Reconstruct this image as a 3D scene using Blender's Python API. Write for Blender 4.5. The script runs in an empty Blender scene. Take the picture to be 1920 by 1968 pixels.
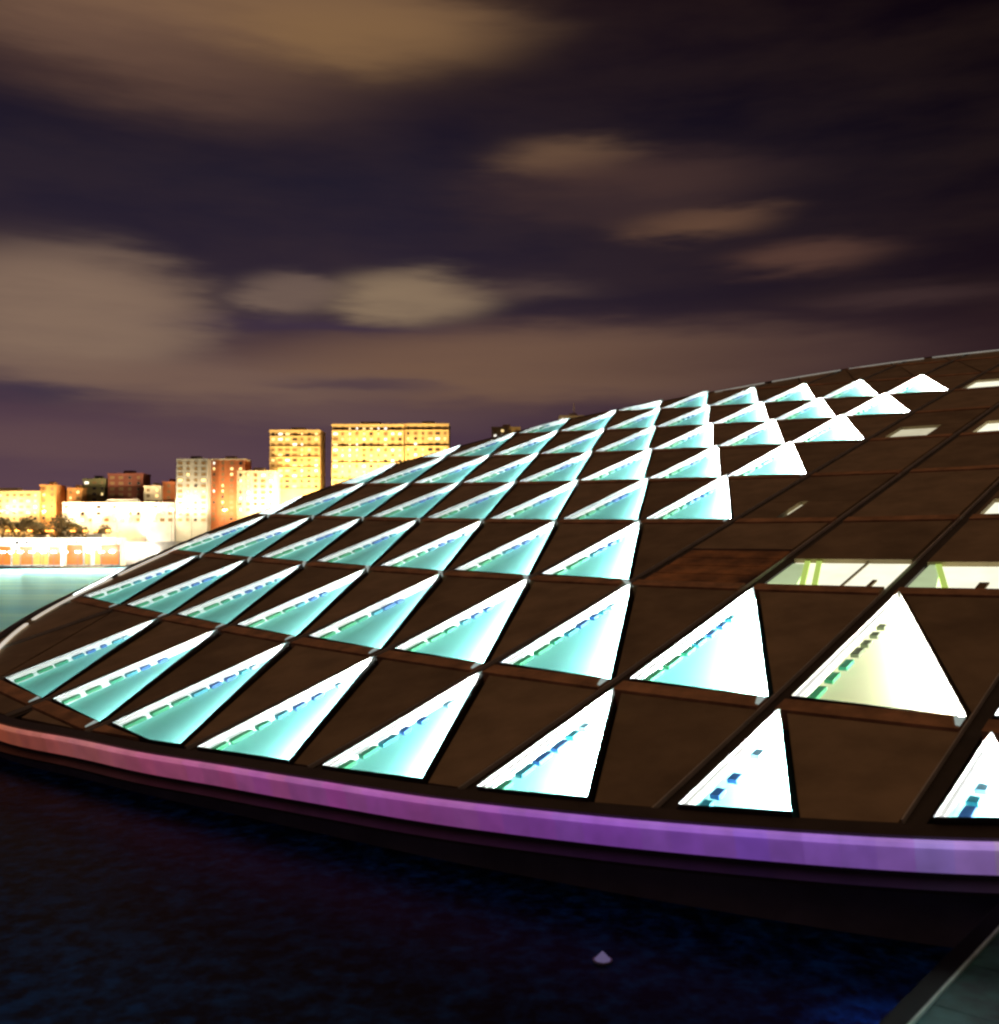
import bpy, bmesh, math, random
from mathutils import Vector, Matrix
random.seed(7)
scene = bpy.context.scene
COL = scene.collection
R = math.radians

# ------------------------------------------------------------------ camera
FPX, CX, CY, HY = 1900.0, 960.0, 984.0, 1045.0      # focal length and centre in pixels of the 1920 px photograph
PITCH = math.atan((HY - CY) / FPX)
cam_d = bpy.data.cameras.new('camera')
cam = bpy.data.objects.new('camera', cam_d)
COL.objects.link(cam)
cam_d.sensor_fit = 'HORIZONTAL'
cam_d.sensor_width = 36.0
cam_d.lens = 36.0 * FPX / 1920.0
cam_d.clip_start = 0.5
cam_d.clip_end = 30000
cam.location = (0, 0, 0)
cam.rotation_euler = (R(90) + PITCH, 0, 0)
scene.camera = cam
cam_d.dof.use_dof = True
cam_d.dof.focus_distance = 80.0
cam_d.dof.aperture_fstop = 0.28

def lin(r, g, b):
    f = lambda c: c / 12.92 if c <= 0.04045 else ((c + 0.055) / 1.055) ** 2.4
    return (f(r / 255), f(g / 255), f(b / 255))

# ------------------------------------------------------------------ world: night sky with drifting clouds
world = bpy.data.worlds.new('World')
scene.world = world
world.use_nodes = True
NT = world.node_tree
for n_ in list(NT.nodes):
    NT.nodes.remove(n_)

class V:
    """a socket that can be used in plain arithmetic"""
    tree = NT
    def __init__(s, k): s.k = k
    @staticmethod
    def op(kind, *a):
        n = V.tree.nodes.new('ShaderNodeMath'); n.operation = kind
        for i, x in enumerate(a):
            if isinstance(x, V): V.tree.links.new(x.k, n.inputs[i])
            else: n.inputs[i].default_value = x
        return V(n.outputs[0])
    def __add__(s, o): return V.op('ADD', s, o)
    def __sub__(s, o): return V.op('SUBTRACT', s, o)
    def __mul__(s, o): return V.op('MULTIPLY', s, o)
    def __truediv__(s, o): return V.op('DIVIDE', s, o)
    def __pow__(s, o): return V.op('POWER', s, o)

def combine(x, y, z=0.0):
    n = V.tree.nodes.new('ShaderNodeCombineXYZ')
    for i, q in enumerate((x, y, z)):
        if isinstance(q, V): V.tree.links.new(q.k, n.inputs[i])
        else: n.inputs[i].default_value = q
    return n.outputs[0]

def noise(vec, scale, detail=3.0, rough=0.55):
    n = V.tree.nodes.new('ShaderNodeTexNoise')
    n.inputs['Scale'].default_value = scale; n.inputs['Detail'].default_value = detail; n.inputs['Roughness'].default_value = rough
    V.tree.links.new(vec, n.inputs['Vector'])
    return V(n.outputs[0])

def ramp(fac, stops):
    n = V.tree.nodes.new('ShaderNodeValToRGB')
    el_ = n.color_ramp.elements
    while len(el_) < len(stops): el_.new(0.5)
    for e, (p, c) in zip(el_, stops):
        e.position = p; e.color = (*c, 1)
    V.tree.links.new(fac.k, n.inputs[0])
    return n.outputs[0]

def mixc(fac, a, b, blend='MIX'):
    n = V.tree.nodes.new('ShaderNodeMix'); n.data_type = 'RGBA'; n.blend_type = blend
    if isinstance(fac, V): V.tree.links.new(fac.k, n.inputs[0])
    else: n.inputs[0].default_value = fac
    for s_, q in ((n.inputs[6], a), (n.inputs[7], b)):
        if isinstance(q, tuple): s_.default_value = (*q, 1)
        else: V.tree.links.new(q, s_)
    return n.outputs[2]

tc = NT.nodes.new('ShaderNodeTexCoord')
sep = NT.nodes.new('ShaderNodeSeparateXYZ')
NT.links.new(tc.outputs['Generated'], sep.inputs[0])
dx, dy, dz = (V(sep.outputs[i]) for i in range(3))
az = V.op('ARCTAN2', dx, dy)
el = V.op('ARCSINE', dz)

def angles(px, py):
    x, y, z = (px - CX) / FPX, 1.0, 0.0
    v = (CY - py) / FPX
    c, s_ = math.cos(PITCH), math.sin(PITCH)
    Y, Z = c - v * s_, s_ + v * c
    return math.atan2(x, Y), math.atan2(Z, math.hypot(x, Y))

# clear sky, brighter and more purple towards the town
elf = el * (1 / R(40.0))
base = ramp(elf, [(0.0, lin(100, 74, 84)), (0.09, lin(84, 62, 76)), (0.2, lin(68, 50, 66)), (0.34, lin(46, 36, 49)),
                  (0.50, lin(32, 27, 42)), (0.62, lin(26, 19, 32)), (0.76, lin(23, 12, 23)), (1.0, lin(21, 10, 19))])
right = V.op('SMOOTH_MIN', V.op('MAXIMUM', (az + R(6)) * (1 / R(34)), 0.0), 1.0, 0.15)
sky = mixc(right * 0.9, base, mixc(1.0, base, lin(140, 112, 112), 'MULTIPLY'))
streak = combine(az * 2.2, el * 10.0, 3.7)
fine = combine(az * 5.0, el * 34.0, 1.3)
n1, n2 = noise(streak, 2.2, 4.0), noise(fine, 2.0, 3.0)
# thin general cloud everywhere in the sky
gen = V.op('MINIMUM', V.op('MAXIMUM', (n1 - 0.36) * 4.0, 0.0), 1.0)
high = V.op('MINIMUM', V.op('MAXIMUM', (el - R(31)) * (1 / R(9)), 0.0), 1.0)      # the cloud deck that starts at the top of the picture goes on overhead
sky = mixc(V.op('MINIMUM', gen * (high * 1.1 + 0.04), 0.9), sky, lin(122, 90, 66))
CLOUDS = [   # x, y, half width, half height in the photograph, colour, opacity, edge power
    (1030, 705, 540, 70, (114, 86, 70), 0.95, 2.4), (1480, 690, 330, 46, (66, 46, 46), 0.6, 1.3),
    (130, 608, 290, 128, (130, 106, 90), 0.97, 3.0), (420, 735, 330, 40, (118, 92, 80), 0.9, 1.6),
    (60, 850, 420, 45, (104, 78, 78), 0.6, 1.3), (620, 800, 300, 24, (112, 86, 78), 0.5, 1.3),
    (50, 752, 110, 18, (62, 50, 66), 0.85, 1.4), (700, 738, 130, 12, (70, 54, 66), 0.7, 1.3), (600, 628, 190, 16, (62, 48, 64), 0.85, 1.4),
    (545, 567, 86, 34, (112, 92, 82), 0.92, 2.0), (785, 572, 146, 46, (136, 114, 92), 0.97, 2.4), (1000, 560, 110, 18, (84, 66, 62), 0.7, 1.3),
    (1085, 305, 108, 38, (104, 78, 60), 0.9, 1.7), (1200, 350, 230, 46, (72, 51, 47), 0.8, 1.6), (1340, 425, 125, 26, (100, 72, 56), 0.9, 1.7),
    (1120, 400, 200, 34, (58, 42, 44), 0.7, 1.3), (1540, 495, 122, 28, (88, 61, 52), 0.85, 1.7), (1740, 568, 170, 18, (64, 46, 46), 0.75, 1.3),
    (440, 10, 470, 88, (122, 92, 70), 0.95, 2.0), (330, 130, 330, 80, (98, 72, 60), 0.75, 1.4), (690, 62, 235, 66, (130, 98, 66), 0.75, 1.5),
    (40, 110, 170, 36, (52, 36, 40), 0.6, 1.2), (60, 20, 260, 70, (120, 90, 72), 0.5, 1.3)]
wob_a = (n1 - 0.5) * 0.05 + (n2 - 0.5) * 0.07
wob_e = (n1 - 0.5) * 0.018 + (n2 - 0.5) * 0.022
azw, elw = az + wob_a, el + wob_e
for (x, y, rx, ry, c, op_, pw) in CLOUDS:
    a0, e0 = angles(x, y)
    sa = abs(angles(x + rx, y)[0] - angles(x - rx, y)[0]) / 2
    se = abs(angles(x, y - ry)[1] - angles(x, y + ry)[1]) / 2
    u = (azw - a0) * (1 / sa); w = (elw - e0) * (1 / se)
    d2 = u * u + w * w
    f = V.op('POWER', 0.5, d2 ** (pw * 0.9)) * op_
    sky = mixc(f * (V.op('ADD', n2 * 0.35, 0.83)), sky, lin(*c))
# a little twilight from the physical sky, far below daylight strength
nish = NT.nodes.new('ShaderNodeTexSky'); nish.sky_type = 'NISHITA'; nish.sun_disc = False
nish.sun_elevation = R(-4.0); nish.sun_rotation = R(150)
bg0 = NT.nodes.new('ShaderNodeBackground'); NT.links.new(nish.outputs[0], bg0.inputs[0]); bg0.inputs[1].default_value = 0.002
bg = NT.nodes.new('ShaderNodeBackground'); NT.links.new(sky, bg.inputs[0]); bg.inputs[1].default_value = 1.0
addn = NT.nodes.new('ShaderNodeAddShader')
NT.links.new(bg0.outputs[0], addn.inputs[0]); NT.links.new(bg.outputs[0], addn.inputs[1])
wo = NT.nodes.new('ShaderNodeOutputWorld'); NT.links.new(addn.outputs[0], wo.inputs[0])

scene.view_settings.view_transform = 'Standard'
scene.view_settings.look = 'None'
scene.view_settings.exposure = 0.0
scene.view_settings.gamma = 1.0
scene.view_settings.use_curve_mapping = False
scene.render.engine = 'CYCLES'
scene.cycles.max_bounces = 6
scene.cycles.transparent_max_bounces = 12
scene.cycles.filter_width = 2.4
scene.cycles.sample_clamp_indirect = 4.0
scene.cycles.caustics_reflective = False
scene.cycles.caustics_refractive = False

# ------------------------------------------------------------------ materials
def mat(name, c, rough=0.6, metal=0.0, var=0.15, scale=0.5, bump=0.0, bscale=None, stretch=None, c2=None, spec=None):
    m = bpy.data.materials.new(name); m.use_nodes = True
    nt = m.node_tree; p = nt.nodes['Principled BSDF']
    V.tree = nt
    t = nt.nodes.new('ShaderNodeTexCoord'); src = t.outputs['Object']
    if stretch:
        mp = nt.nodes.new('ShaderNodeMapping'); mp.inputs['Scale'].default_value = stretch
        nt.links.new(src, mp.inputs[0]); src = mp.outputs[0]
    nz = noise(src, scale, 5.0)
    hi = c2 if c2 else tuple(min(1, q * (1 + var)) for q in c)
    lo = c if c2 else tuple(q * (1 - var) for q in c)
    nt.links.new(ramp(nz, [(0.32, lo), (0.68, hi)]), p.inputs['Base Color'])
    p.inputs['Roughness'].default_value = rough
    p.inputs['Metallic'].default_value = metal
    if spec is not None: p.inputs['Specular IOR Level'].default_value = spec
    if bump:
        b = nt.nodes.new('ShaderNodeBump'); b.inputs['Strength'].default_value = bump
        nz2 = noise(src, bscale or scale * 4, 6.0)
        nt.links.new(nz2.k, b.inputs['Height']); nt.links.new(b.outputs[0], p.inputs['Normal'])
    return m

def glow(name, c, strength, base=None, var=0.0, scale=0.4):
    m = bpy.data.materials.new(name); m.use_nodes = True
    nt = m.node_tree; p = nt.nodes['Principled BSDF']
    p.inputs['Base Color'].default_value = (*(base or c), 1)
    p.inputs['Roughness'].default_value = 0.5
    p.inputs['Emission Color'].default_value = (*c, 1)
    p.inputs['Emission Strength'].default_value = strength
    if var:
        V.tree = nt
        t = nt.nodes.new('ShaderNodeTexCoord')
        nz = noise(t.outputs['Object'], scale, 4.0)
        nt.links.new(((nz - 0.5) * (2 * var * strength) + strength).k, p.inputs['Emission Strength'])
    return m

M = {}
M['panel'] = mat('bronze_aluminium_panel', (0.45, 0.355, 0.205), 0.55, 0.2, 0.2, 0.35, 0.05, 2.0, spec=0.25)
M['panel_b'] = mat('bronze_aluminium_panel_dull', (0.36, 0.285, 0.165), 0.6, 0.2, 0.24, 0.3, 0.05, 2.0, spec=0.25)
M['ledge'] = mat('brown_ledge_orange_lit', (0.64, 0.37, 0.17), 0.6, 0.1, 0.4, 0.5, 0.05)  # orange of the town's light is put into this brown
M['gutter'] = mat('dark_gutter', (0.06, 0.055, 0.045), 0.55, 0.2, 0.3, 0.6)
M['trim'] = mat('pale_gutter_trim', (0.85, 0.9, 0.78), 0.6, 0.0, 0.15, 0.5)
M['deck'] = mat('roof_deck_dark', (0.035, 0.03, 0.026), 0.8, 0, 0.3, 0.4)
M['rim_dark'] = mat('dark_edge_metal', (0.07, 0.06, 0.05), 0.5, 0.4, 0.25, 0.5)
M['wall'] = mat('grey_granite_wall', (0.14, 0.13, 0.14), 0.75, 0, 0.3, 0.3, 0.1, 1.5)
M['reveal'] = mat('white_reveal_paint', (0.86, 0.85, 0.83), 0.6, 0, 0.04, 0.5)
M['bracket'] = glow('corner_spill_glow', (0.42, 0.55, 0.52), 0.6, base=(0.6, 0.65, 0.62), var=0.3, scale=0.5)  # emission stands in for skylight spill on the corner links
M['louvre'] = mat('copper_wood_louvre', (0.10, 0.045, 0.02), 0.6, 0.0, 0.3, 0.35, c2=(0.85, 0.42, 0.14))
M['floor'] = glow('teal_floor_glow', (0.10, 0.50, 0.44), 0.30, base=(0.30, 0.80, 0.74), var=0.45, scale=0.35)  # low even glow painted on the pit floors, beyond their light panels
M['floor_warm'] = glow('warm_floor_glow', (0.42, 0.43, 0.20), 0.5, base=(0.78, 0.80, 0.58), var=0.45, scale=0.35)
for q, st in enumerate((26.0, 60.0, 150.0, 420.0)):
    M['lamp_cool%d' % q] = glow('cool_light_panel', (0.92, 1.0, 1.0), st, base=(0.8, 0.8, 0.8))
M['wall_glow'] = glow('lit_wall_strip', (1.0, 0.99, 0.95), 0.7, base=(0.8, 0.8, 0.8), var=0.2, scale=0.3)  # glowing strip standing in for the brightly lit left wall of the pit
M['lamp_warm'] = glow('warm_light_panel', (1.0, 0.97, 0.82), 160.0, base=(0.8, 0.8, 0.8))
M['slot'] = glow('lit_reading_room', (1.0, 1.0, 0.78), 1.05, base=(0.8, 0.8, 0.7), var=0.25, scale=0.5)
M['slot_dim'] = glow('dimly_lit_reading_room', (0.9, 0.86, 0.60), 0.6, base=(0.8, 0.8, 0.7), var=0.4, scale=0.6)
M['blind'] = glow('pale_green_blind', (0.62, 0.80, 0.46), 0.62, var=0.3, scale=0.5)
M['bar'] = mat('brown_glazing_bar', (0.30, 0.22, 0.10), 0.6)
M['lime'] = glow('lime_glass', (0.55, 0.78, 0.16), 0.7)
M['rimlight'] = glow('pale_rim_light', (1.0, 0.92, 0.78), 0.6, var=0.4, scale=0.15)
M['rimlight_dim'] = glow('faint_rim_light', (0.9, 0.9, 0.8), 0.25, var=0.4, scale=0.15)
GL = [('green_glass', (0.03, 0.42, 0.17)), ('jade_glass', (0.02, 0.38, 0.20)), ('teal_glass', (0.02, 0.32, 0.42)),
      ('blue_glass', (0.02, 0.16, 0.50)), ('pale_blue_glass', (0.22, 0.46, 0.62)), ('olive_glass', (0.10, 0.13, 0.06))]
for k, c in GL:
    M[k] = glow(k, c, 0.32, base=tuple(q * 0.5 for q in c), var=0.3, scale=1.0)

m = bpy.data.materials.new('roof_glass'); m.use_nodes = True        # clear pane with a faint reflection
nt = m.node_tree; nt.nodes.remove(nt.nodes['Principled BSDF'])
tr = nt.nodes.new('ShaderNodeBsdfTransparent'); tr.inputs[0].default_value = (0.94, 0.985, 0.975, 1)
gs = nt.nodes.new('ShaderNodeBsdfGlossy'); gs.inputs['Roughness'].default_value = 0.08
lw = nt.nodes.new('ShaderNodeLayerWeight'); lw.inputs[0].default_value = 0.12
mx = nt.nodes.new('ShaderNodeMixShader')
nt.links.new(lw.outputs['Fresnel'], mx.inputs[0]); nt.links.new(tr.outputs[0], mx.inputs[1]); nt.links.new(gs.outputs[0], mx.inputs[2])
nt.links.new(mx.outputs[0], nt.nodes['Material Output'].inputs[0])
M['glass'] = m

def water(name, c, rough, bump, scale, stretch):
    m_ = mat(name, c, rough, 0, 0.35, scale * 0.3, bump, scale, stretch)
    m_.node_tree.nodes['Principled BSDF'].inputs['IOR'].default_value = 1.33
    return m_
m = bpy.data.materials.new('silky_sea'); m.use_nodes = True          # long exposure sea: smooth, milky teal
nt = m.node_tree; nt.nodes.remove(nt.nodes['Principled BSDF']); V.tree = nt
tcn = nt.nodes.new('ShaderNodeTexCoord'); mp = nt.nodes.new('ShaderNodeMapping'); mp.inputs['Scale'].default_value = (0.012, 0.05, 1)
nt.links.new(tcn.outputs['Object'], mp.inputs[0])
nz = noise(mp.outputs[0], 1.0, 5.0)
df = nt.nodes.new('ShaderNodeBsdfDiffuse'); nt.links.new(ramp(nz, [(0.3, (0.22, 0.55, 0.55)), (0.7, (0.45, 0.78, 0.74))]), df.inputs[0])
gs = nt.nodes.new('ShaderNodeBsdfGlossy'); gs.inputs['Roughness'].default_value = 0.42
nt.links.new(ramp(nz, [(0.3, (0.24, 0.70, 1.0)), (0.7, (0.46, 0.90, 1.0))]), gs.inputs[0])
mx = nt.nodes.new('ShaderNodeMixShader'); mx.inputs[0].default_value = 0.93
nt.links.new(df.outputs[0], mx.inputs[1]); nt.links.new(gs.outputs[0], mx.inputs[2]); nt.links.new(mx.outputs[0], nt.nodes['Material Output'].inputs[0])
M['sea'] = m
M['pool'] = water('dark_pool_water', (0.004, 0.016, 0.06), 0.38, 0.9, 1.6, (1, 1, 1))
nt = M['pool'].node_tree; p_ = nt.nodes['Principled BSDF']; V.tree = nt      # faint blue emission painted in ripples, in place of underwater light
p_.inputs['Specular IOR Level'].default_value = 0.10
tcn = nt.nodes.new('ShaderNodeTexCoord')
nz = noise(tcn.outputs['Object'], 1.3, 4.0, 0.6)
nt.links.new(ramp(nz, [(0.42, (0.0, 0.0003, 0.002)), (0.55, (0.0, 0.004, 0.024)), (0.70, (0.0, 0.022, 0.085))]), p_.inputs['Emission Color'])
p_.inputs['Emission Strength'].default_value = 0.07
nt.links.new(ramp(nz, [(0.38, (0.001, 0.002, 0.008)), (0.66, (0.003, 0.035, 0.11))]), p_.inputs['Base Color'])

# ------------------------------------------------------------------ mesh helpers
def link(name, mesh, parent=None, loc=None):
    o = bpy.data.objects.new(name, mesh)
    COL.objects.link(o)
    if parent is not None: o.parent = parent
    if loc is not None: o.location = loc
    return o

def tag(o, label=None, cat=None, group=None, kind=None):
    if label: o['label'] = label
    if cat: o['category'] = cat
    if group: o['group'] = group
    if kind: o['kind'] = kind
    return o

def empty(name, loc, label, cat, group=None):
    o = bpy.data.objects.new(name, None); COL.objects.link(o)
    o.location = loc; o.empty_display_size = 0.5
    return tag(o, label, cat, group)

class MB:
    """collects faces and links them as one mesh object"""
    def __init__(s): s.v, s.f, s.mi = [], [], []
    def face(s, pts, mi=0):
        k = len(s.v); s.v.extend(tuple(p) for p in pts); s.f.append(tuple(range(k, k + len(pts)))); s.mi.append(mi)
    def prism(s, bottom, top, mi=0, caps=(True, True)):
        n = len(bottom)
        for i in range(n):
            j = (i + 1) % n
            s.face((bottom[i], bottom[j], top[j], top[i]), mi)
        if caps[0]: s.face(list(reversed(bottom)), mi)
        if caps[1]: s.face(top, mi)
    def box(s, x0, x1, y0, y1, z0, z1, mi=0):
        b = [(x0, y0, z0), (x1, y0, z0), (x1, y1, z0), (x0, y1, z0)]
        s.prism(b, [(p[0], p[1], z1) for p in b], mi)
    def tube(s, p0, p1, r0, r1, n=8, mi=0):
        p0, p1 = Vector(p0), Vector(p1); d = (p1 - p0).normalized()
        a = d.orthogonal().normalized(); b = d.cross(a)
        ring = lambda p, r: [tuple(p + a * (r * math.cos(2 * math.pi * k / n)) + b * (r * math.sin(2 * math.pi * k / n))) for k in range(n)]
        s.prism(ring(p0, r0), ring(p1, r1), mi)
    def mesh(s, name, mats):
        me = bpy.data.meshes.new(name); me.from_pydata(s.v, [], s.f)
        for q in mats: me.materials.append(q)
        if any(s.mi): me.polygons.foreach_set('material_index', s.mi)
        me.update(); return me
    def build(s, name, mats, parent=None, loc=None):
        return link(name, s.mesh(name, mats if isinstance(mats, (list, tuple)) else [mats]), parent, loc)

# ------------------------------------------------------------------ the tilted roof disc: plane, lattice, outline
T0 = Vector((-3.94, 44.2103, -12.5427))
E1 = Vector((0.751689, -0.659108, -0.023241)).normalized()
NN = Vector((-0.171864, -0.229783, 0.957947)).normalized()
E2 = NN.cross(E1).normalized()
WX = (-0.1246, 9.5856, 0.1916, -0.5547, -1.4731, -1.6285, 1.5613, 0.0568, 0.4844, 2.0551)
WY = (-0.676, -0.1162, 16.9479, 1.0442, 5.0373, 1.5605, -2.7668, 0.2695, 0.5293, -6.5788)
def lattice(j, i):
    """the slightly irregular bay grid: bay line j, row line i -> metres in the roof plane"""
    b0 = (1, j, i)
    j, i = max(-8.5, min(2.6, j)), max(-0.5, min(8.0, i))        # the grid is regular away from here
    b = b0 + (j * j / 10, j * i / 10, i * i / 10, i ** 3 / 100, j ** 3 / 100, j * j * i / 100, j * i * i / 100)
    return (sum(p * q for p, q in zip(WX, b)), sum(p * q for p, q in zip(WY, b)))
RC = (-11.5, 76.5)
WATER_Z = -15.0
cen3 = T0 + E1 * RC[0] + E2 * RC[1]
ROOT = Vector((cen3.x, cen3.y, WATER_Z))
def P3(p, h=0.0):
    return T0 + E1 * p[0] + E2 * p[1] + NN * h - ROOT
RT = [(-180, 74.6), (-172, 74.3), (-163, 75.0), (-148.5, 78.6), (-146, 79.2), (-137, 82.6), (-134.6, 84.2), (-128.4, 86.2), (-118, 87.0),
      (-109, 83.4), (-103, 79.6), (-97, 77.6), (-94, 76.4), (-87, 75.1), (-78, 74.7), (-71, 75.0), (-64, 75.9), (-45, 77.5), (-10, 80.0),
      (40, 82.5), (75, 82.5), (93, 82.0), (104, 81.6), (112.5, 79.6), (121, 77.2), (129, 75.4), (136, 74.8), (149, 76.0), (160, 74.9), (168, 74.7), (180, 74.6)]
def rim_r(a):
    a = (a + 180) % 360 - 180
    for (a0, r0), (a1, r1) in zip(RT, RT[1:]):
        if a0 <= a <= a1:
            t = (a - a0) / (a1 - a0); return r0 + (r1 - r0) * t
    return 75.0
def rim_s(a):
    w = [(d, math.exp(-(d / 3.0) ** 2)) for d in range(-6, 7, 1)]
    return sum(rim_r(a + d) * q for d, q in w) / sum(q for _, q in w)
NSEG = 360
RIM = [rim_s(k * 360 / NSEG) for k in range(NSEG)]
def outline(f=1.0, off=0.0):
    return [(RC[0] + (RIM[k] * f + off) * math.cos(2 * math.pi * k / NSEG), RC[1] + (RIM[k] * f + off) * math.sin(2 * math.pi * k / NSEG)) for k in range(NSEG)]
def clip(poly, ring):
    out = poly
    n = len(ring)
    for k in range(n):
        a, b = ring[k], ring[(k + 1) % n]
        ex, ey = b[0] - a[0], b[1] - a[1]
        # only edges near the piece matter
        if min((p[0] - a[0]) ** 2 + (p[1] - a[1]) ** 2 for p in poly) > 1600: continue
        side = lambda p: ex * (p[1] - a[1]) - ey * (p[0] - a[0])
        res = []
        for q in range(len(out)):
            p0, p1 = out[q], out[(q + 1) % len(out)]
            s0, s1 = side(p0), side(p1)
            if s0 >= 0: res.append(p0)
            if (s0 >= 0) != (s1 >= 0):
                t = s0 / (s0 - s1); res.append((p0[0] + (p1[0] - p0[0]) * t, p0[1] + (p1[1] - p0[1]) * t))
        out = res
        if len(out) < 3: return []
    o2 = []
    for p in out:
        if not o2 or math.hypot(p[0] - o2[-1][0], p[1] - o2[-1][1]) > 0.02: o2.append(p)
    if len(o2) > 2 and math.hypot(o2[0][0] - o2[-1][0], o2[0][1] - o2[-1][1]) < 0.02: o2.pop()
    return o2 if len(o2) > 2 else []
def area(poly):
    return 0.5 * abs(sum(p[0] * q[1] - q[0] * p[1] for p, q in zip(poly, poly[1:] + poly[:1])))

lib = empty('library_building', ROOT, 'huge tilted disc shaped library roof with glowing triangular skylights in a brown grid', 'library')

# deck, edge, fascia, wall
o1 = outline(0.992)
mb = MB(); mb.prism([P3(p, -2.2) for p in o1], [P3(p, -1.15) for p in o1]); mb.build('roof_deck', M['deck'], lib)
NF = 120                                   # fascia panels round the edge
mb = MB()
oa, ob = outline(1.0, -0.85), outline(1.0, 0.0)
for k in range(NSEG):
    j = (k + 1) % NSEG
    mb.face((P3(oa[k], 0.12), P3(ob[k], 0.12), P3(ob[j], 0.12), P3(oa[j], 0.12)))
    mb.face((P3(oa[j], 0.12), P3(oa[j], -1.3), P3(oa[k], -1.3), P3(oa[k], 0.12)))
    mb.face((P3(ob[k], 0.12), P3(ob[k], -1.6), P3(ob[j], -1.6), P3(ob[j], 0.12)))
    mb.face((P3(oa[k], -1.3), P3(oa[j], -1.3), P3(ob[j], -1.6), P3(ob[k], -1.6)))
mb.build('roof_edge', M['rim_dark'], lib)
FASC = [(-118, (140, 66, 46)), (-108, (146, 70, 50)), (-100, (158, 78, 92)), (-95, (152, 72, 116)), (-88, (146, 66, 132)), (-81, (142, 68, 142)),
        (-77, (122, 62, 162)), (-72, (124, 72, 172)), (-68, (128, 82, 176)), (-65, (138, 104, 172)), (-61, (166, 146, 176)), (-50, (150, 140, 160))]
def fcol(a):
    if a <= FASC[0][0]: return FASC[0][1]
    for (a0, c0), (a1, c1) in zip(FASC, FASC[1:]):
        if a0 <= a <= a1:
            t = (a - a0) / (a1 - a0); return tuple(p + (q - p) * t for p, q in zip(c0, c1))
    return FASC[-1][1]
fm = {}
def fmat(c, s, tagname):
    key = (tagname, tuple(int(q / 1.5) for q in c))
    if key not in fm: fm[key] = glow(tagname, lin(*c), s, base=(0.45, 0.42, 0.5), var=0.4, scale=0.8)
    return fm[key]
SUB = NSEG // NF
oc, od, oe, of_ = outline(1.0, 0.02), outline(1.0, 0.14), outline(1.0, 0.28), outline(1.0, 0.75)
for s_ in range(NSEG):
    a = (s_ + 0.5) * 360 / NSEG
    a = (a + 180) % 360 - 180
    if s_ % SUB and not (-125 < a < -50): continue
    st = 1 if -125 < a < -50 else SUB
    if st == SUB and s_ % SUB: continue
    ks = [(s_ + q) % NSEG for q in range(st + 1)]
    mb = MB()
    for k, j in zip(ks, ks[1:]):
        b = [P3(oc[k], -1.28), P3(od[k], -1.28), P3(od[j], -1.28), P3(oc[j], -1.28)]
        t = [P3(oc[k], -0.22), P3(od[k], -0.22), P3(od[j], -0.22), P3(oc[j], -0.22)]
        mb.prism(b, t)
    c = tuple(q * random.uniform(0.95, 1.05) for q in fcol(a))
    mb.build('fascia_panel', fmat(c, 0.58, 'light_wash_fascia'), lib)  # emission tint stands in for coloured light washing the band
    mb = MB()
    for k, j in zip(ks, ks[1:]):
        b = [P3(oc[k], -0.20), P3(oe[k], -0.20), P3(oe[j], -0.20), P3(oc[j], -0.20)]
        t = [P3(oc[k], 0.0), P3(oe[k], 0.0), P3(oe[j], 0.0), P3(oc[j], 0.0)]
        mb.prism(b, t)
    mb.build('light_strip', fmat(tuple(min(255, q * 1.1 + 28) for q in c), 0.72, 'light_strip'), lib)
mb = MB()
og = outline(1.0, 0.0)
for k in range(NSEG):
    j = (k + 1) % NSEG
    b = [P3(og[k], -1.75), P3(of_[k], -1.75), P3(of_[j], -1.75), P3(og[j], -1.75)]
    t = [P3(og[k], -1.6), P3(of_[k], -1.6), P3(of_[j], -1.6), P3(og[j], -1.6)]
    mb.prism(b, t)
mb.build('rim_ledge', M['rim_dark'], lib)
mb = MB()
ow = outline(1.0, -0.5)
for k in range(NSEG):
    j = (k + 1) % NSEG
    a0, b0 = P3(ow[k], -1.74), P3(ow[j], -1.74)
    mb.face(((a0.x, a0.y, -2.5), (b0.x, b0.y, -2.5), b0, a0))
mb.build('outer_wall', M['wall'], lib)

# bays: skylights, roof panels, ledges, gutters
INSET = outline(1.0, -1.0)
def cellpt(j, i, u, v): return lattice(j + u, i + v)
def cellpoly(j, i, pts): return [cellpt(j, i, u, v) for u, v in pts]
def slab(mb, poly, z0, z1, mi=0): mb.prism([P3(p, z0) for p in poly], [P3(p, z1) for p in poly], mi)
TRI = [(0.075, 0.035), (0.962, 0.012), (0.125, 0.90)]
TRI_UP = [(0.056, 0.02), (0.966, 0.012), (0.105, 0.965)]      # the upper rows have fuller openings
tri_of = lambda i: TRI if i < 3 else TRI_UP
PIT = -0.75
BLOCKS = [(0.06, 0.155, 0), (0.175, 0.26, 0), (0.28, 0.35, 1), (0.37, 0.43, 2), (0.45, 0.51, 3), (0.53, 0.58, 3), (0.60, 0.64, 2), (0.66, 0.69, 4)]
WARM = {(1, 1)}
BLANK = {(0, -6), (0, -7), (0, -8)} | {(q, k) for q in (8, 9, 10, 11) for k in range(-12, -1)}
DIM = {}
def hyp_edge(j, i, p, q):
    a, b = cellpt(j, i, *tri_of(i)[1]), cellpt(j, i, *tri_of(i)[2])
    L = math.hypot(b[0] - a[0], b[1] - a[1])
    d = lambda r: abs((b[0] - a[0]) * (r[1] - a[1]) - (b[1] - a[1]) * (r[0] - a[0])) / L
    return d(p) < 0.05 and d(q) < 0.05

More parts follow.
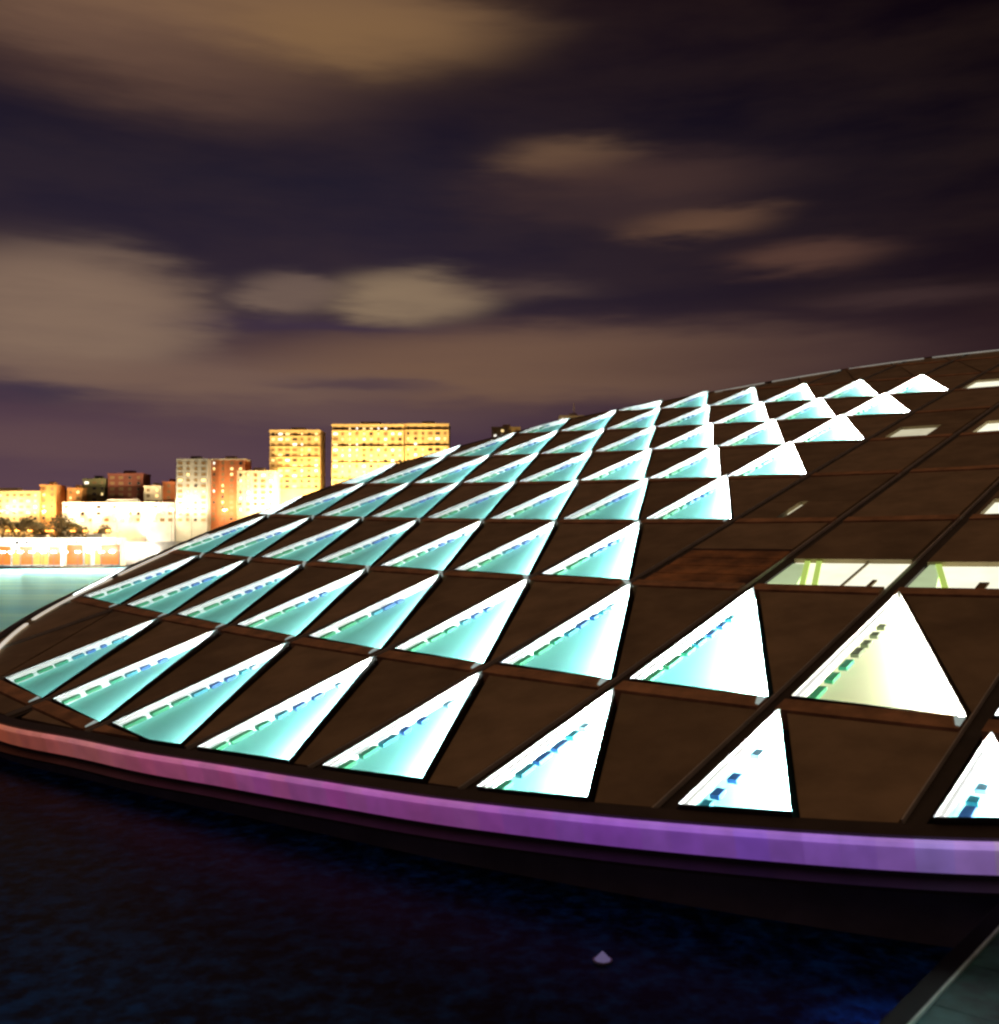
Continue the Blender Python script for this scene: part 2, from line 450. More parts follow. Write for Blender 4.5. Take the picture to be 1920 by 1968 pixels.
nblocks = 0
for i in range(-1, 11):
    for j in range(-12, 12):
        c0 = cellpt(j, i, 0.5, 0.5)
        if math.hypot(c0[0] - RC[0], c0[1] - RC[1]) > 100: continue
        special = i >= 2 and j >= -1
        # ledge along the foot of the bay
        for (u0, u1) in ((0.062, 0.962),):
            pl = clip(cellpoly(j, i, [(u0, -0.062), (u1, -0.062), (u1, 0.008), (u0, 0.008)]), INSET)
            if pl and area(pl) > 0.6:
                mb = MB(); slab(mb, pl, -0.9, 0.16); mb.build('ledge', M['ledge'], lib)
        if (i, j) in BLANK:
            pl = clip(cellpoly(j, i, tri_of(i)), INSET)
            if pl and area(pl) > 0.8:
                mb = MB(); slab(mb, pl, -0.9, 0.02); mb.build('roof_panel', M['panel_b'], lib)
        if not special:
            pl = clip(cellpoly(j, i, [(0.968, 0.045), (0.968, 0.93), (0.135 if i < 3 else 0.148, 0.93)]), INSET)
            if pl and area(pl) > 0.8:
                mb = MB(); slab(mb, pl, -0.9, 0.05)
                mb.build('roof_panel', M['panel'] if (i * 3 + j) % 2 else M['panel_b'], lib)
            tri = clip(cellpoly(j, i, tri_of(i)), INSET)
            if tri and area(tri) > 1.5 and (i, j) not in BLANK:
                warm = (i, j) in WARM
                mb = MB(); lp = MB()
                A_, B_, C_ = (cellpt(j, i, *q) for q in tri_of(i))
                bx, by = B_[0] - A_[0], B_[1] - A_[1]; bl_ = math.hypot(bx, by)
                hgt = lambda p: (bx * (p[1] - A_[1]) - by * (p[0] - A_[0])) / bl_      # distance up from the foot of the bay
                hmax = hgt(C_)
                top = lambda p, o=0.0: P3(p, 0.14 + 0.40 * hgt(p) / hmax + o)          # the pane leans up towards its apex
                flo = lambda p, o=0.0: P3(p, PIT + 0.75 * hgt(p) / hmax + o)
                mb.face([flo(p) for p in tri], 1)
                n_ = len(tri)
                gx_ = sum(p[0] for p in tri) / n_; gy_ = sum(p[1] for p in tri) / n_
                grow = [(p[0] + (p[0] - gx_) * 0.008, p[1] + (p[1] - gy_) * 0.008) for p in tri]
                for k in range(n_):
                    p, q = tri[k], tri[(k + 1) % n_]; gp, gq = grow[k], grow[(k + 1) % n_]
                    mb.face((flo(q), flo(p), top(p), top(q)), 0)
                    mb.face((P3(gp, -0.9), P3(gq, -0.9), top(gq), top(gp)), 2)          # dark outer side of the upstand
                    mb.face((top(p), top(gp), top(gq), top(q)), 2)
                    if hyp_edge(j, i, p, q):
                        ex, ey = q[0] - p[0], q[1] - p[1]; L = math.hypot(ex, ey); nx, ny = -ey / L * 0.06, ex / L * 0.06
                        a_, b_ = (p[0] + ex * 0.02 + nx, p[1] + ey * 0.02 + ny), (q[0] - ex * 0.04 + nx, q[1] - ey * 0.04 + ny)
                        lp.face((flo(b_, 0.12), flo(a_, 0.12), top(a_, -0.2), top(b_, -0.2)), 0)
                sk = mb.build('skylight', [M['reveal'], M['floor_warm' if warm else 'floor'], M['rim_dark']], lib)
                if warm: sk['label'] = 'skylight with warm yellowish light'
                le = clip(cellpoly(j, i, [(0.080, 0.05), (0.104, 0.05), (0.140, 0.80), (0.123, 0.85)]), INSET)
                if le and area(le) > 0.3:
                    mb = MB(); mb.prism([top(p, -0.4) for p in le], [top(p, -0.16) for p in le]); mb.build('edge_glow', M['wall_glow'], sk)
                if lp.f: lp.build('light_panel', M['lamp_warm' if warm else 'lamp_cool%d' % min(3, max(0, int((j + 6) / 2) + (i >= 4)))], sk)
                cx_ = sum(p[0] for p in tri) / len(tri); cy_ = sum(p[1] for p in tri) / len(tri)
                pane = [(cx_ + (p[0] - cx_) * 0.995, cy_ + (p[1] - cy_) * 0.995) for p in tri]
                mb = MB(); mb.face([top(p, -0.04) for p in pane]); mb.build('pane', M['glass'], sk)
                single = nblocks < 285 and i <= 2 and j <= 3
                joined = MB()
                rb_ = random.Random(i * 57 + j)
                for (v0, v1, ci) in BLOCKS:
                    v0 += rb_.uniform(-0.006, 0.008); v1 += rb_.uniform(-0.02, 0.006); uo = rb_.uniform(-0.006, 0.006); ci = min(ci, 1) if warm else ci; ci = 5 if warm and v0 > 0.3 else ci
                    bl = clip(cellpoly(j, i, [(0.132 + uo + 0.06 * v0, v0), (0.180 + uo + 0.06 * v0, v0), (0.178 + uo + 0.06 * v1, v1), (0.133 + uo + 0.06 * v1, v1)]), INSET)
                    if not bl or area(bl) < 0.2: continue
                    if single:
                        mb = MB(); mb.prism([top(p, -0.45) for p in bl], [top(p, -0.24) for p in bl]); mb.build('tinted_glass', M[GL[ci][0]], sk); nblocks += 1
                    else: joined.prism([top(p, -0.45) for p in bl], [top(p, -0.24) for p in bl], ci)
                if joined.f:
                    tag(joined.build('tinted_glass', [M[k] for k, _ in GL], sk), kind='stuff')
                link_ = [(0.94, -0.045), (0.962, -0.05), (0.962, 0.004), (0.905, 0.008)] if i < 2 or (i >= 3 and j >= -2) else [(0.90, 0.008), (1.085, -0.095), (1.125, -0.09), (0.962, 0.004)]
                pl = clip(cellpoly(j, i, link_), INSET)
                if pl and area(pl) > 0.2:
                    mb = MB(); slab(mb, pl, 0.165, 0.19); mb.build('corner_link', M['bracket'], sk)
        else:
            slots = {(2, 0): (0.075, 0.94, 0.06, 0.36, 'slot'), (2, 1): (0.075, 0.94, 0.06, 0.33, 'slot'), (2, 2): (0.075, 0.9, 0.06, 0.33, 'slot'),
                     (3, -1): (0.38, 0.46, 0.18, 0.36, 'slot_dim'), (3, 1): (0.10, 0.5, 0.05, 0.3, 'slot'), (5, 0): (0.15, 0.8, 0.05, 0.42, 'slot'),
                     (5, -1): (0.18, 0.66, 0.08, 0.40, 'slot_dim'), (7, -1): (0.12, 0.75, 0.2, 0.5, 'slot')}
            if (i, j) in slots:
                u0, u1, v0, v1, mk = slots[(i, j)]
            else: u0 = u1 = v0 = v1 = None
            lou = (i, j) == (2, -1)
            if u0 is None and not lou:
                pieces = [[(0.065, 0.03), (0.94, 0.03), (0.94, 0.93), (0.065, 0.93)]]
            elif lou:
                pieces = [[(0.065, 0.50), (0.94, 0.50), (0.94, 0.93), (0.065, 0.93)]]
            else:
                pieces = [[(0.065, v1), (0.94, v1), (0.94, 0.93), (0.065, 0.93)]]
                if u0 > 0.08: pieces.append([(0.065, 0.03), (u0, 0.03), (u0, v1 - 0.004), (0.065, v1 - 0.004)])
                if u1 < 0.92: pieces.append([(u1, 0.03), (0.94, 0.03), (0.94, v1 - 0.004), (u1, v1 - 0.004)])
            for pc in pieces:
                pl = clip(cellpoly(j, i, pc), INSET)
                if pl and area(pl) > 0.6:
                    mb = MB(); slab(mb, pl, -0.9, 0.05); mb.build('roof_panel', M['panel'] if (i + j) % 2 else M['panel_b'], lib)
            if lou:
                for q in range(4):
                    v0_ = 0.035 + q * 0.115
                    pl = clip(cellpoly(j, i, [(0.07, v0_), (0.94, v0_), (0.94, v0_ + 0.10), (0.07, v0_ + 0.10)]), INSET)
                    if pl:
                        mb = MB(); mb.prism([P3(p, -0.5) for p in pl], [P3(p, -0.06 + 0.05 * (k > 1)) for k, p in enumerate(pl)])
                        mb.build('louvre', M['louvre'], lib)
            if u0 is not None:
                pl = clip(cellpoly(j, i, [(u0, v0), (u1, v0), (u1, v1), (u0, v1)]), INSET)
                if pl and area(pl) > 0.5:
                    mb = MB(); slab(mb, pl, -0.9, -0.28)
                    wn = mb.build('lit_window', M[mk], lib)
                    if mk == 'slot' and i == 2:
                        for uu in (0.33, 0.42) if j == 0 else (0.30,):
                            q = clip(cellpoly(j, i, [(uu, v0), (uu + 0.04, v0), (uu - 0.14, v1), (uu - 0.18, v1)]), INSET)
                            if q:
                                mb = MB(); slab(mb, q, -0.27, -0.1); mb.build('mullion', M['lime'], wn)
                        for (ua, ub, wa, wb, mk2) in (((0.08, 0.30, 0.07, 0.33, 'blind'), (0.62, 0.635, 0.06, 0.36, 'bar'), (0.80, 0.83, 0.06, 0.14, 'bar')) if j == 0 else ((0.08, 0.26, 0.06, 0.33, 'blind'), (0.50, 0.56, 0.06, 0.13, 'bar'))):
                            q = clip(cellpoly(j, i, [(ua, wa), (ub, wa), (ub - 0.1 * (mk2 == 'blind'), wb), (ua, wb)]), INSET)
                            if q:
                                mb = MB(); slab(mb, q, -0.275, -0.16); mb.build('window_blind' if mk2 == 'blind' else 'glazing_bar', M[mk2], wn)

for j in range(-11, 12):                    # gutters run up the roof on every bay line
    for nm, ua, ub, z1, mk in (('gutter', -0.026, 0.052, -0.22, 'gutter'), ('gutter_trim', -0.0335, -0.0265, 0.02, 'trim')):
        mb = MB()
        for i2 in range(-2, 22):
            i = i2 / 2
            pl = clip([lattice(j + ua, i), lattice(j + ub, i), lattice(j + ub, i + 0.5), lattice(j + ua, i + 0.5)], INSET)
            if pl and area(pl) > 0.05 and math.hypot(pl[0][0] - RC[0], pl[0][1] - RC[1]) < 100: slab(mb, pl, -1.0, z1)
        if mb.f: mb.build(nm, M[mk], lib)

# pale light lines just inside the far edge
ra, rb = outline(1.0, -2.1), outline(1.0, -1.75)
for k in range(0, NSEG, 1):
    a = ((k + 0.5) * 360 / NSEG + 180) % 360 - 180
    ok = (a > 88 and a < 128) or (-152 < a < -117)
    if not ok or k % 10 < 1: continue
    j = (k + 1) % NSEG
    mb = MB(); b = [ra[k], rb[k], rb[j], ra[j]]
    slab(mb, b, 0.1, 0.26)
    mb.build('rim_light', M['rimlight'] if a < 0 else M['rimlight_dim'], lib)

# ------------------------------------------------------------------ ground, water, pool
def sheet(name, pts, z, m_, kind='structure', thick=0.0):
    mb = MB()
    if thick: mb.prism([(x, y, z - thick) for x, y in pts], [(x, y, z) for x, y in pts])
    else: mb.face([(x, y, z) for x, y in pts])
    return tag(mb.build(name, m_), kind=kind)
M['seabed'] = mat('sea_bed', (0.05, 0.06, 0.06), 0.9)
M['stone'] = mat('pale_stone', (0.34, 0.31, 0.28), 0.8, 0, 0.25, 0.2, 0.1, 1.0)
M['ground'] = mat('town_ground', (0.16, 0.13, 0.11), 0.9, 0, 0.3, 0.05)
sheet('ground', [(-9000, -3000), (9000, -3000), (9000, 14000), (-9000, 14000)], -16.2, M['seabed'])
sheet('sea', [(-8990, 100), (8990, 100), (8990, 13990), (-8990, 13990)], -15.3, M['sea'])
CEN = (ROOT.x, ROOT.y)
circ = lambda r, n=96: [(CEN[0] + r * math.cos(2 * math.pi * k / n), CEN[1] + r * math.sin(2 * math.pi * k / n)) for k in range(n)]
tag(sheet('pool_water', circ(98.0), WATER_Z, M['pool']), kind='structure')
mb = MB()
ci, co = circ(98.0), circ(111.0)
for k in range(96):
    q = (k + 1) % 96
    b = [(*ci[k], -16), (*co[k], -16), (*co[q], -16), (*ci[q], -16)]
    mb.prism(b, [(x, y, -14.5) for x, y, _ in b])
tag(mb.build('plaza', M['stone']), kind='structure')
# footbridge over the pool, bottom right
A, B = Vector((10.7, 26.2, 0)), Vector((18.05, 34.7, 0))
d = (B - A).normalized(); nrm = Vector((d.y, -d.x, 0))
M['kerb_black'] = mat('black_kerb', (0.008, 0.008, 0.009), 0.8, spec=0.05)
M['kerb_pale'] = mat('pale_green_trim', (0.5, 0.85, 0.78), 0.5, 0.0, 0.2, 0.8)
M['paving'] = mat('dark_green_paving', (0.035, 0.15, 0.16), 0.7, 0, 0.7, 0.6, 0.1, 3.0, spec=0.15)
A0 = A - d * 12
fb = empty('footbridge', (A0.x, A0.y, -12.65), 'dark paved footbridge with a pale green edge trim crossing the pool', 'footbridge')
def strip(nm, o0, o1, z0, z1, mk):
    mb = MB()
    p = [A0 + nrm * o0, A0 + nrm * o1, B + nrm * o1, B + nrm * o0]
    p = [(q.x - A0.x, q.y - A0.y) for q in p]
    mb.prism([(x, y, z0) for x, y in p], [(x, y, z1) for x, y in p]); return mb.build(nm, M[mk], fb)
strip('kerb', -0.6, 0.0, -0.6, 0.16, 'kerb_black')
strip('edge_trim', 0.004, 0.09, -0.6, 0.2, 'kerb_pale')
for k in range(9):
    mb = MB()
    s0, s1 = k * 3.4, k * 3.4 + 3.36
    for o0, o1 in ((0.10, 2.2),):
        p = [d * s0 + nrm * o0, d * s0 + nrm * o1, d * s1 + nrm * o1, d * s1 + nrm * o0]
        mb.prism([(q.x, q.y, -0.3) for q in p], [(q.x, q.y, 0.12) for q in p]); mb.build('paving_slab', M['paving'], fb)
        mb = MB(); p = [q + nrm * 2.08 for q in p]
        mb.prism([(q.x, q.y, -0.3) for q in p], [(q.x, q.y, 0.12) for q in p]); mb.build('paving_slab', M['paving'], fb)
# unseen blue lamps added under the bridge's water-side edge, for the pool's glow
M['blue_lamp'] = glow('added_blue_lamp', (0.05, 0.3, 1.0), 3.0)
for k in range(2):
    q = d * (12.2 + 3.6 * k) + nrm * -0.78
    mb = MB(); mb.box(q.x - 0.16, q.x + 0.16, q.y - 0.16, q.y + 0.16, -0.55, -0.40); mb.build('added_side_lamp', M['blue_lamp'], fb)
    ld = bpy.data.lights.new('added_side_light', 'SPOT'); ld.spot_size = R(158); ld.spot_blend = 0.6; ld.energy = 480; ld.color = (0.05, 0.38, 1.0); ld.shadow_soft_size = 0.3; ld.specular_factor = 0.3
    lo = bpy.data.objects.new('added_side_light', ld); COL.objects.link(lo); lo.parent = fb; lo.location = (q.x + nrm.x * -0.3, q.y + nrm.y * -0.3, -0.8)
# the small lamp in the pool
pl_ = empty('pool_lamp', (3.7, 36.0, WATER_Z), 'small pale lilac lamp glinting alone in the dark pool', 'lamp')
M['lilac'] = glow('lilac_lamp', (0.20, 0.17, 0.36), 0.45)
M['metal'] = mat('grey_metal', (0.3, 0.3, 0.3), 0.4, 0.6)
mb = MB(); mb.tube((0, 0, -0.5), (0, 0, 0.08), 0.3, 0.36, 12); mb.build('housing', M['metal'], pl_)
mb = MB(); mb.tube((0, 0, 0.085), (0, 0, 0.36), 0.3, 0.03, 8); mb.build('lens', M['lilac'], pl_)

# ------------------------------------------------------------------ the town across the water
def gx(px, D): return (px - CX) / FPX * D
def gz(py, D): return (HY - py) / FPX * D
M['land'] = M['ground']
land = [(-900, 560), (-330, 598), (-255, 640), (-190, 720), (-60, 740), (200, 760), (900, 800), (3000, 1400), (3000, 6000), (-5000, 6000), (-5000, 560)]
sheet('land', land, -13.6, M['ground'], thick=2.4)
mb = MB()
tp = [(-900, 625), (-300, 628), (-200, 650), (-60, 690), (400, 700), (400, 2500), (-900, 2500)]
mb.prism([(x, y, -13.6) for x, y in tp], [(x, y, 1.5) for x, y in tp]); tag(mb.build('terrace', M['stone']), kind='structure')
mb = MB()
sw = [(-900, 559), (-330, 597), (-255, 639), (-190, 719)]
for p, q in zip(sw, sw[1:]):
    b = [(p[0], p[1] - 1, -16.0), (q[0], q[1] - 1, -16.0), (q[0], q[1], -16.0), (p[0], p[1], -16.0)]
    mb.prism(b, [(x, y, -13.0) for x, y, _ in b])
tag(mb.build('seawall', M['stone']), 'low stone seawall along the far waterfront', 'wall')

FAC = {'gold': (0.62, 0.47, 0.24), 'cream': (0.66, 0.58, 0.44), 'white': (0.72, 0.72, 0.70), 'brick': (0.45, 0.14, 0.05), 'dark': (0.20, 0.06, 0.04),  # dark tone reddened: glow of the shop lamps painted into the facade
       'grey': (0.36, 0.34, 0.30), 'orange': (0.62, 0.30, 0.10), 'olive': (0.20, 0.20, 0.10)}
for k, c in FAC.items(): M['f_' + k] = mat('facade_' + k, c, 0.85, 0, 0.16, 0.12, 0.0)
M['roofgrey'] = mat('roof_grey', (0.16, 0.14, 0.13), 0.9)
M['w_warm'] = glow('window_warm', (1.0, 0.72, 0.30), 1.6)
M['w_white'] = glow('window_white', (1.0, 0.95, 0.82), 1.5)
M['w_mid'] = mat('window_shutter', (0.27, 0.17, 0.07), 0.6)
M['w_red'] = glow('window_orange', (1.0, 0.24, 0.03), 1.25, base=(0.06, 0.01, 0.0), var=0.5, scale=0.2)
M['w_yellow'] = glow('window_yellow', (1.0, 0.58, 0.10), 1.2, base=(0.1, 0.05, 0.01), var=0.4, scale=0.3)
M['w_dark'] = mat('window_dark', (0.03, 0.03, 0.04), 0.15)
M['frame'] = mat('window_frame', (0.25, 0.2, 0.15), 0.6)
_wm = {}
def window_mesh(w, h, kind):
    key = (round(w, 2), round(h, 2), kind)
    if key not in _wm:
        mb = MB()
        mb.box(-w / 2, w / 2, -0.10, 0.02, 0, h, 0)
        mb.box(-w / 2 - 0.15, -w / 2 - 0.002, -0.22, 0.02, -0.15, h + 0.15, 1); mb.box(w / 2 + 0.002, w / 2 + 0.15, -0.22, 0.02, -0.15, h + 0.15, 1)
        mb.box(-w / 2, w / 2, -0.28, 0.02, -0.2, -0.002, 1); mb.box(-w / 2, w / 2, -0.22, 0.02, h + 0.002, h + 0.15, 1)
        _wm[key] = mb.mesh('window', [M[kind], M['frame']])
    return _wm[key]
def building(label, px0, px1, pyt, D, z0, fac, depth=16, bay=4.2, floor=3.6, ww=1.9, wh=1.7, lit=0.35, zwin=None, top=None, shop=None, balc=0, cols=None, name='apartment_building'):
    x0, x1, zt = gx(px0, D), gx(px1, D), gz(pyt, D)
    w, h = x1 - x0, zt - z0
    b = empty(name, ((x0 + x1) / 2, D, z0), label, 'building')
    mb = MB(); mb.box(-w / 2, w / 2, 0, depth, 0, h); mb.build('wall', M['f_' + fac], b)
    mb = MB()
    mb.box(-w / 2 - 0.25, w / 2 + 0.25, -0.25, 0.12, h + 0.002, h + 0.9); mb.box(-w / 2 - 0.25, w / 2 + 0.25, depth - 0.2, depth + 0.2, h + 0.002, h + 0.9)
    mb.box(-w / 2 - 0.25, -w / 2 + 0.1, 0.122, depth - 0.202, h + 0.002, h + 0.9); mb.box(w / 2 - 0.1, w / 2 + 0.25, 0.122, depth - 0.202, h + 0.002, h + 0.9)
    mb.build('parapet', M['f_' + (top or fac)], b)
    mb = MB(); mb.box(-w * 0.12, w * 0.16, depth * 0.3, depth * 0.7, h, h + 3.0); mb.build('stair_head', M['f_' + (top or fac)], b)
    nb = max(1, int((w - 1.0) / bay)); nf = max(1, int((h - 1.0) / floor))
    colw = [random.choice((1.2, 1.8, 1.8, 2.7)) for _ in range(nb)]
    for r in range(nf):
        z = h - 1.2 - wh - r * floor
        if z < (zwin if zwin is not None else 1.0): break
        for q in range(nb):
            x = -w / 2 + (q + 0.5) * w / nb
            ww = colw[q]
            kd = ('w_mid' if random.random() < 0.75 else 'w_dark') if random.random() > lit else random.choice(('w_warm', 'w_white', 'w_warm'))
            link('window', window_mesh(ww, wh, kd), b, (x, -0.001, z))
        if balc and r % balc == 0:
            mb = MB(); mb.box(-w / 2 + 0.3, w / 2 - 0.3, -1.1, -0.003, z - 0.75, z - 0.5); mb.build('balcony', M['f_' + fac], b)
    if shop:
        for (cx_, ww_, hh_, kd) in shop:
            link('shop_window', window_mesh(ww_, hh_, kd), b, (cx_ * w / 2, -0.001, 0.9))
    return b
D1 = 640
T1 = 1.5
building('tall floodlit golden hotel tower with a stepped top', 517, 614, 828, 640, T1, 'gold', 20, 4.0, 3.4, 1.8, 1.5, 0.30, zwin=34, balc=2)
building('wide floodlit golden apartment slab, largest block on the skyline', 637, 775, 817, 620, T1, 'gold', 20, 4.2, 3.4, 1.8, 1.5, 0.45, zwin=30, balc=3)
building('golden end block beside the wide slab on its right', 777, 862, 816, 622, T1, 'gold', 20, 4.2, 3.4, 1.8, 1.5, 0.25, zwin=40, balc=3)
building('cream floodlit mid height block left of the golden tower', 455, 527, 907, 618, T1, 'cream', 16, 4.4, 3.6, 1.8, 1.6, 0.5, zwin=16)
building('brick red block with an overhanging pale top floor', 402, 470, 884, 636, T1, 'brick', 16, 4.4, 3.6, 1.8, 1.6, 0.25, zwin=10, top='cream')
building('grey white slim apartment block with a white lit lower half', 338, 398, 884, 628, T1, 'grey', 16, 4.2, 3.6, 1.8, 1.6, 0.25, zwin=10)
building('small golden block just showing above the roof line', 945, 1000, 822, 700, T1, 'gold', 14, 4.2, 3.6, 1.8, 1.6, 0.5, zwin=66)
mast = building('pale block with a thin rooftop mast behind the roof', 1076, 1128, 800, 700, T1, 'cream', 14, 4.2, 3.6, 1.8, 1.6, 0.5, zwin=70)
hh = gz(800, 700) - T1
mb = MB(); mb.tube((1.0, 5, hh + 3.0), (1.0, 5, hh + 10.5), 0.45, 0.2, 8); mb.build('mast', M['f_cream'], mast)
building('dark brown unlit house with a flat roof among the low houses', 206, 274, 912, 660, T1, 'dark', 14, 4.6, 3.8, 1.9, 1.6, 0.08, zwin=14)
building('dark olive house left of the brown house', 158, 203, 922, 662, T1, 'olive', 14, 4.6, 3.8, 1.9, 1.6, 0.1, zwin=14)
building('slim red orange house beside the grey white block', 311, 336, 928, 655, T1, 'brick', 14, 4.0, 3.8, 1.8, 1.6, 0.2, zwin=14)
building('pale olive house between brown and red orange houses', 276, 309, 936, 652, T1, 'cream', 14, 4.2, 3.8, 1.8, 1.6, 0.3, zwin=12)
building('orange house with a small tower, leftmost of the low houses but one', 76, 107, 934, 650, T1, 'orange', 14, 4.2, 3.8, 1.8, 1.6, 0.3, zwin=12)
building('orange house between two darker houses', 128, 156, 940, 654, T1, 'orange', 14, 4.2, 3.8, 1.8, 1.6, 0.25, zwin=12)
building('long low golden house at the left end of the skyline', -60, 74, 946, 648, T1, 'gold', 14, 4.4, 3.8, 1.9, 1.6, 0.3, zwin=12)
building('low brown house set back behind two orange houses', 108, 127, 948, 668, T1, 'dark', 14, 4.4, 3.8, 1.9, 1.6, 0.1, zwin=12)
building('long white floodlit terrace of houses behind the dark trees', 120, 335, 968, 644, T1, 'white', 7, 5.0, 4.2, 2.2, 1.9, 0.6, zwin=9)
# waterfront row with orange shop windows
Z0 = -13.6
WF = [('pale waterfront cafe at the left edge with orange and yellow windows', -70, 22, 1036, 603, [(-0.5, 7, 8, 'w_red'), (0.30, 7, 10, 'w_yellow'), (0.72, 8, 11, 'w_red')]),
      ('white waterfront pavilion with a row of orange and yellow windows', 24, 118, 1037, 604, [(-0.80, 5, 9, 'w_yellow'), (-0.42, 8, 11, 'w_red'), (0.02, 4.5, 8, 'w_yellow'), (0.34, 5, 9, 'w_yellow'), (0.74, 7, 11, 'w_red')]),
      ('white waterfront arcade with large square orange windows', 120, 232, 1036, 612, [(-0.62, 12, 12, 'w_red'), (-0.12, 3.5, 9, 'w_yellow'), (0.22, 3.5, 9, 'w_yellow'), (0.64, 11, 12, 'w_red')]),
      ('low white waterfront kiosk at the right end of the row', 234, 318, 1034, 650, [(-0.5, 9, 11, 'w_red'), (0.1, 4, 8, 'w_yellow'), (0.62, 9, 11, 'w_red')])]
for lb, a, b_, t_, D, sh in WF:
    building(lb, a, b_, t_, D, Z0, 'white', 9, 5.5, 4.0, 1.8, 1.5, 0.8, zwin=11.5, shop=sh, name='waterfront_building')

# trees on the terrace
M['leaf'] = mat('dark_leaves', (0.035, 0.032, 0.012), 0.8, 0, 0.5, 0.5)
M['bark'] = mat('bark', (0.09, 0.06, 0.04), 0.9)
def tree(px, D, h, w, label):
    rnd = random.Random(int(px * 7 + D))
    t = empty('tree', (gx(px, D), D, T1), label, 'tree', 'dark trees on the terrace')
    mb = MB(); mb.tube((0, 0, 0), (0.2, 0, h * 0.5), 0.4, 0.22, 7)
    for k in range(5):
        a = k * 1.3; mb.tube((0.2, 0, h * (0.35 + 0.03 * k)), (math.cos(a) * w * 0.3, math.sin(a) * w * 0.3, h * 0.72), 0.16, 0.06, 5)
    mb.build('trunk', M['bark'], t)
    mb = MB()
    lumps = [(rnd.uniform(-.32, .32) * w, rnd.uniform(-.32, .32) * w, h * rnd.uniform(.5, .82), w * rnd.uniform(.18, .3)) for _ in range(8)]
    for k in range(620):
        cx_, cy_, cz_, rr = rnd.choice(lumps)
        dv = Vector((rnd.gauss(0, 1), rnd.gauss(0, 1), rnd.gauss(0, 0.8))).normalized() * rr * rnd.uniform(.6, 1.08)
        p = Vector((cx_, cy_, cz_)) + dv
        a = Vector((rnd.gauss(0, 1), rnd.gauss(0, 1), rnd.gauss(0, 1))).normalized(); b = a.orthogonal().normalized(); s_ = rnd.uniform(.45, .95)
        mb.face((p - a * s_, p + b * s_ * .6, p + a * s_, p - b * s_ * .6))
    mb.build('crown', M['leaf'], t)
mb = MB()
hedge_r = random.Random(3)
for k in range(900):
    p = Vector((gx(hedge_r.uniform(-20, 172), 632), 632 + hedge_r.uniform(-1.6, 1.6), T1 + 0.4 + 5.2 * hedge_r.random() * (0.75 + 0.25 * math.sin(k * 1.7))))
    a = Vector((hedge_r.gauss(0, 1), hedge_r.gauss(0, 1), hedge_r.gauss(0, 1))).normalized(); b = a.orthogonal().normalized(); q = hedge_r.uniform(.5, 1.1)
    mb.face((p - a * q, p + b * q * .6, p + a * q, p - b * q * .6))
tag(mb.build('hedge', M['leaf']), 'long dark hedge under the terrace trees above the waterfront row', 'hedge')
for (px, D, h, w, lb) in [(6, 634, 15, 15, 'dark tree at the left edge of the waterfront terrace'), (46, 633, 17.5, 18, 'broad dark tree above the white pavilion'),
                          (112, 633, 17, 19, 'round dark tree between pavilion and arcade'), (80, 636, 12, 11, 'small dark tree between two broad trees'),
                          (152, 636, 12, 12, 'low dark tree above the arcade'), (198, 636, 10.5, 10, 'small tree, rightmost but one on the terrace'), (270, 660, 9, 7, 'small tree behind the right end kiosk'), (27, 638, 13, 13, 'dark tree filling the gap between the edge tree and the broad tree'), (128, 639, 14, 13, 'dark tree half hidden behind the round tree'), (64, 639, 14, 12, 'dark tree half hidden behind the broad tree')]:
    tree(px, D, h, w, lb)

# lamps
M['bulb'] = glow('lamp_white', (1.0, 0.93, 0.78), 30.0)
M['bulb_o'] = glow('lamp_orange', (1.0, 0.36, 0.07), 3.0)
M['pole'] = mat('lamp_pole', (0.12, 0.12, 0.12), 0.5, 0.5)
def proto_lamp(name, h, label, cat, group, bulb, head):
    t = empty(name, (0, 0, 0), label, cat, group)
    mb = MB(); mb.tube((0, 0, 0), (0, 0, h), 0.16, 0.09, 8); mb.tube((0, 0, 0), (0, 0, 0.5), 0.32, 0.28, 8); mb.build('pole', M['pole'], t)
    mb = MB(); mb.tube((-head, 0, h), (head, 0, h), 0.08, 0.08, 6); mb.build('arm', M['pole'], t)
    for s_ in (-1, 1):
        mb = MB()
        mb.tube((s_ * head, 0, h - 0.7), (s_ * head, 0, h - 0.1), 0.4, 0.7, 8); mb.build('lamp_head', M[bulb], t)
    return t
def dup(o, loc):
    c = o.copy(); COL.objects.link(c); c.location = loc
    for ch in list(o.children):
        k = ch.copy(); COL.objects.link(k); k.parent = c
    return c
def lamp_light(o, h, energy, col, r=0.5, off=-0.9):
    l = bpy.data.lights.new('lamp_light', 'POINT'); l.energy = energy; l.color = col; l.shadow_soft_size = r
    q = bpy.data.objects.new('lamp_light', l); COL.objects.link(q); q.parent = o; q.location = (0, off, h)
ORD = ('first', 'second', 'third', 'fourth', 'fifth', 'sixth', 'seventh', 'eighth', 'ninth', 'tenth', 'eleventh', 'twelfth', 'thirteenth', 'fourteenth', 'fifteenth', 'sixteenth')
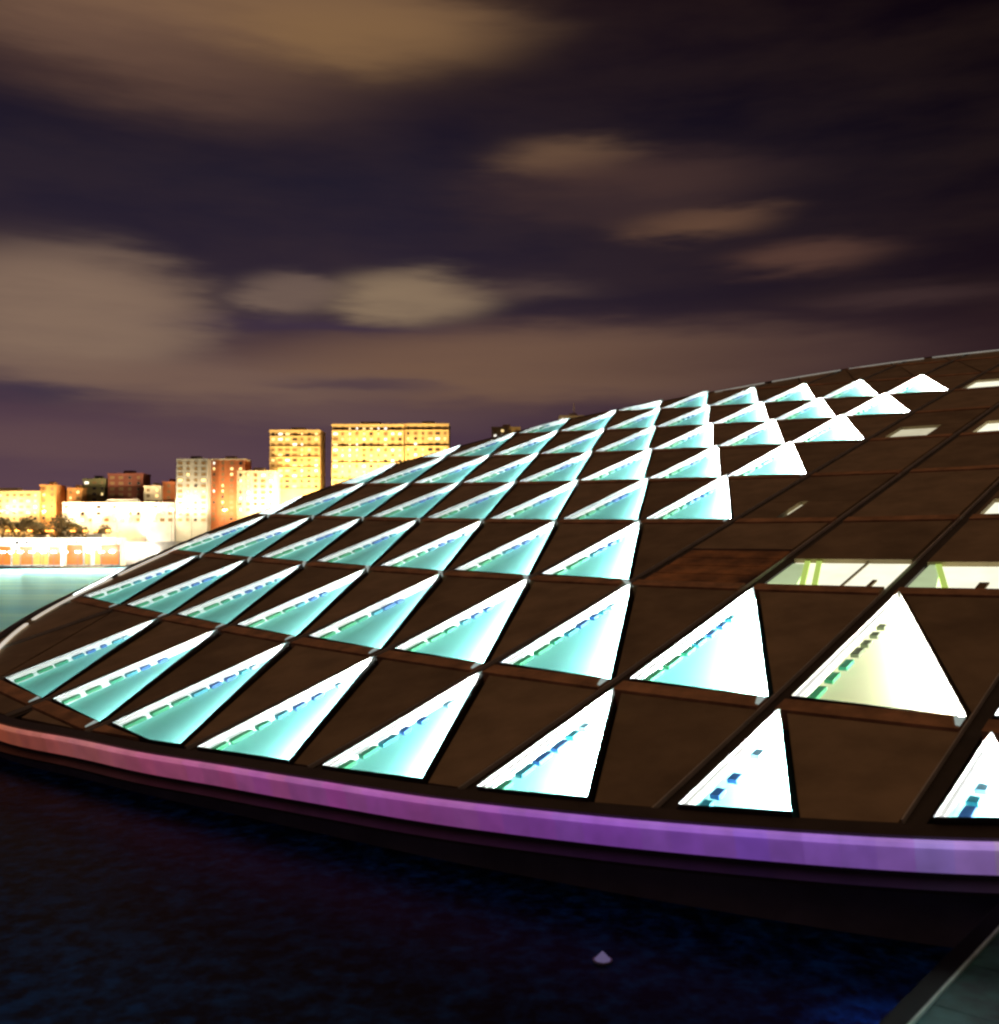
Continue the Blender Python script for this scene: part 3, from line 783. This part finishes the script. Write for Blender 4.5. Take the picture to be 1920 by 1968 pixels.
promenade = proto_lamp('street_lamp', 9.0, 'twin headed street lamp on the waterfront promenade', 'street lamp', 'street lamps along the waterfront', 'bulb', 0.9)
spots = [(6, 595), (22, 595), (40, 596), (62, 597), (84, 598), (104, 599), (126, 600), (150, 601), (172, 603), (196, 606), (216, 612), (236, 640), (252, 641), (268, 642), (284, 643), (300, 645)]
for k, (px, D) in enumerate(spots):
    p = (gx(px, D), D, -13.6)
    if k == 0: promenade.location = p; o = promenade
    else: o = dup(promenade, p)
    o['label'] = 'twin headed white street lamp on the waterfront promenade, %s from the left' % ORD[k]
    if k % 2 == 0: lamp_light(o, 9.2, 7000, (0.98, 0.98, 0.88))
terrace_lamp = proto_lamp('street_lamp', 7.0, 'orange twin headed street lamp in front of the terrace trees', 'street lamp', 'orange lamps along the terrace', 'bulb_o', 0.9)
for k, px in enumerate((16, 34, 58, 92, 100, 140, 164, 184, 208, 228)):
    p = (gx(px, 630.5), 630.5, T1)
    if k == 0: terrace_lamp.location = p; o = terrace_lamp
    else: o = dup(terrace_lamp, p)
    o['label'] = 'orange twin headed street lamp before the terrace trees, %s from the left' % ORD[k]
    if k % 3 == 0: lamp_light(o, 7.2, 5000, (1.0, 0.45, 0.12))
tower = proto_lamp('floodlight_mast', 20.0, 'tall twin floodlight mast standing among the terrace trees', 'floodlight', 'floodlight masts on the terrace', 'bulb_o', 1.2)
spots = [(4, 639), (28, 639), (85, 640), (135, 640), (175, 637), (225, 637), (280, 640), (330, 622), (368, 618), (432, 622), (492, 606), (565, 622), (665, 606), (735, 606), (815, 606)]
objs = []
for k, (px, D) in enumerate(spots):
    p = (gx(px, D), D, T1)
    if k == 0: tower.location = p; objs.append(tower)
    else: objs.append(dup(tower, p))
    objs[-1]['label'] = 'tall twin floodlight mast before the lit house fronts, %s from the left' % ORD[k]
for k, o in enumerate(objs):
    if k < 7: lamp_light(o, 20.3, 26000, (1.0, 0.72, 0.38))
    elif k < 11: lamp_light(o, 20.3, 42000, (1.0, 0.80, 0.48))
    else: lamp_light(o, 20.3, 260000, (1.0, 0.66, 0.27), off=-12)
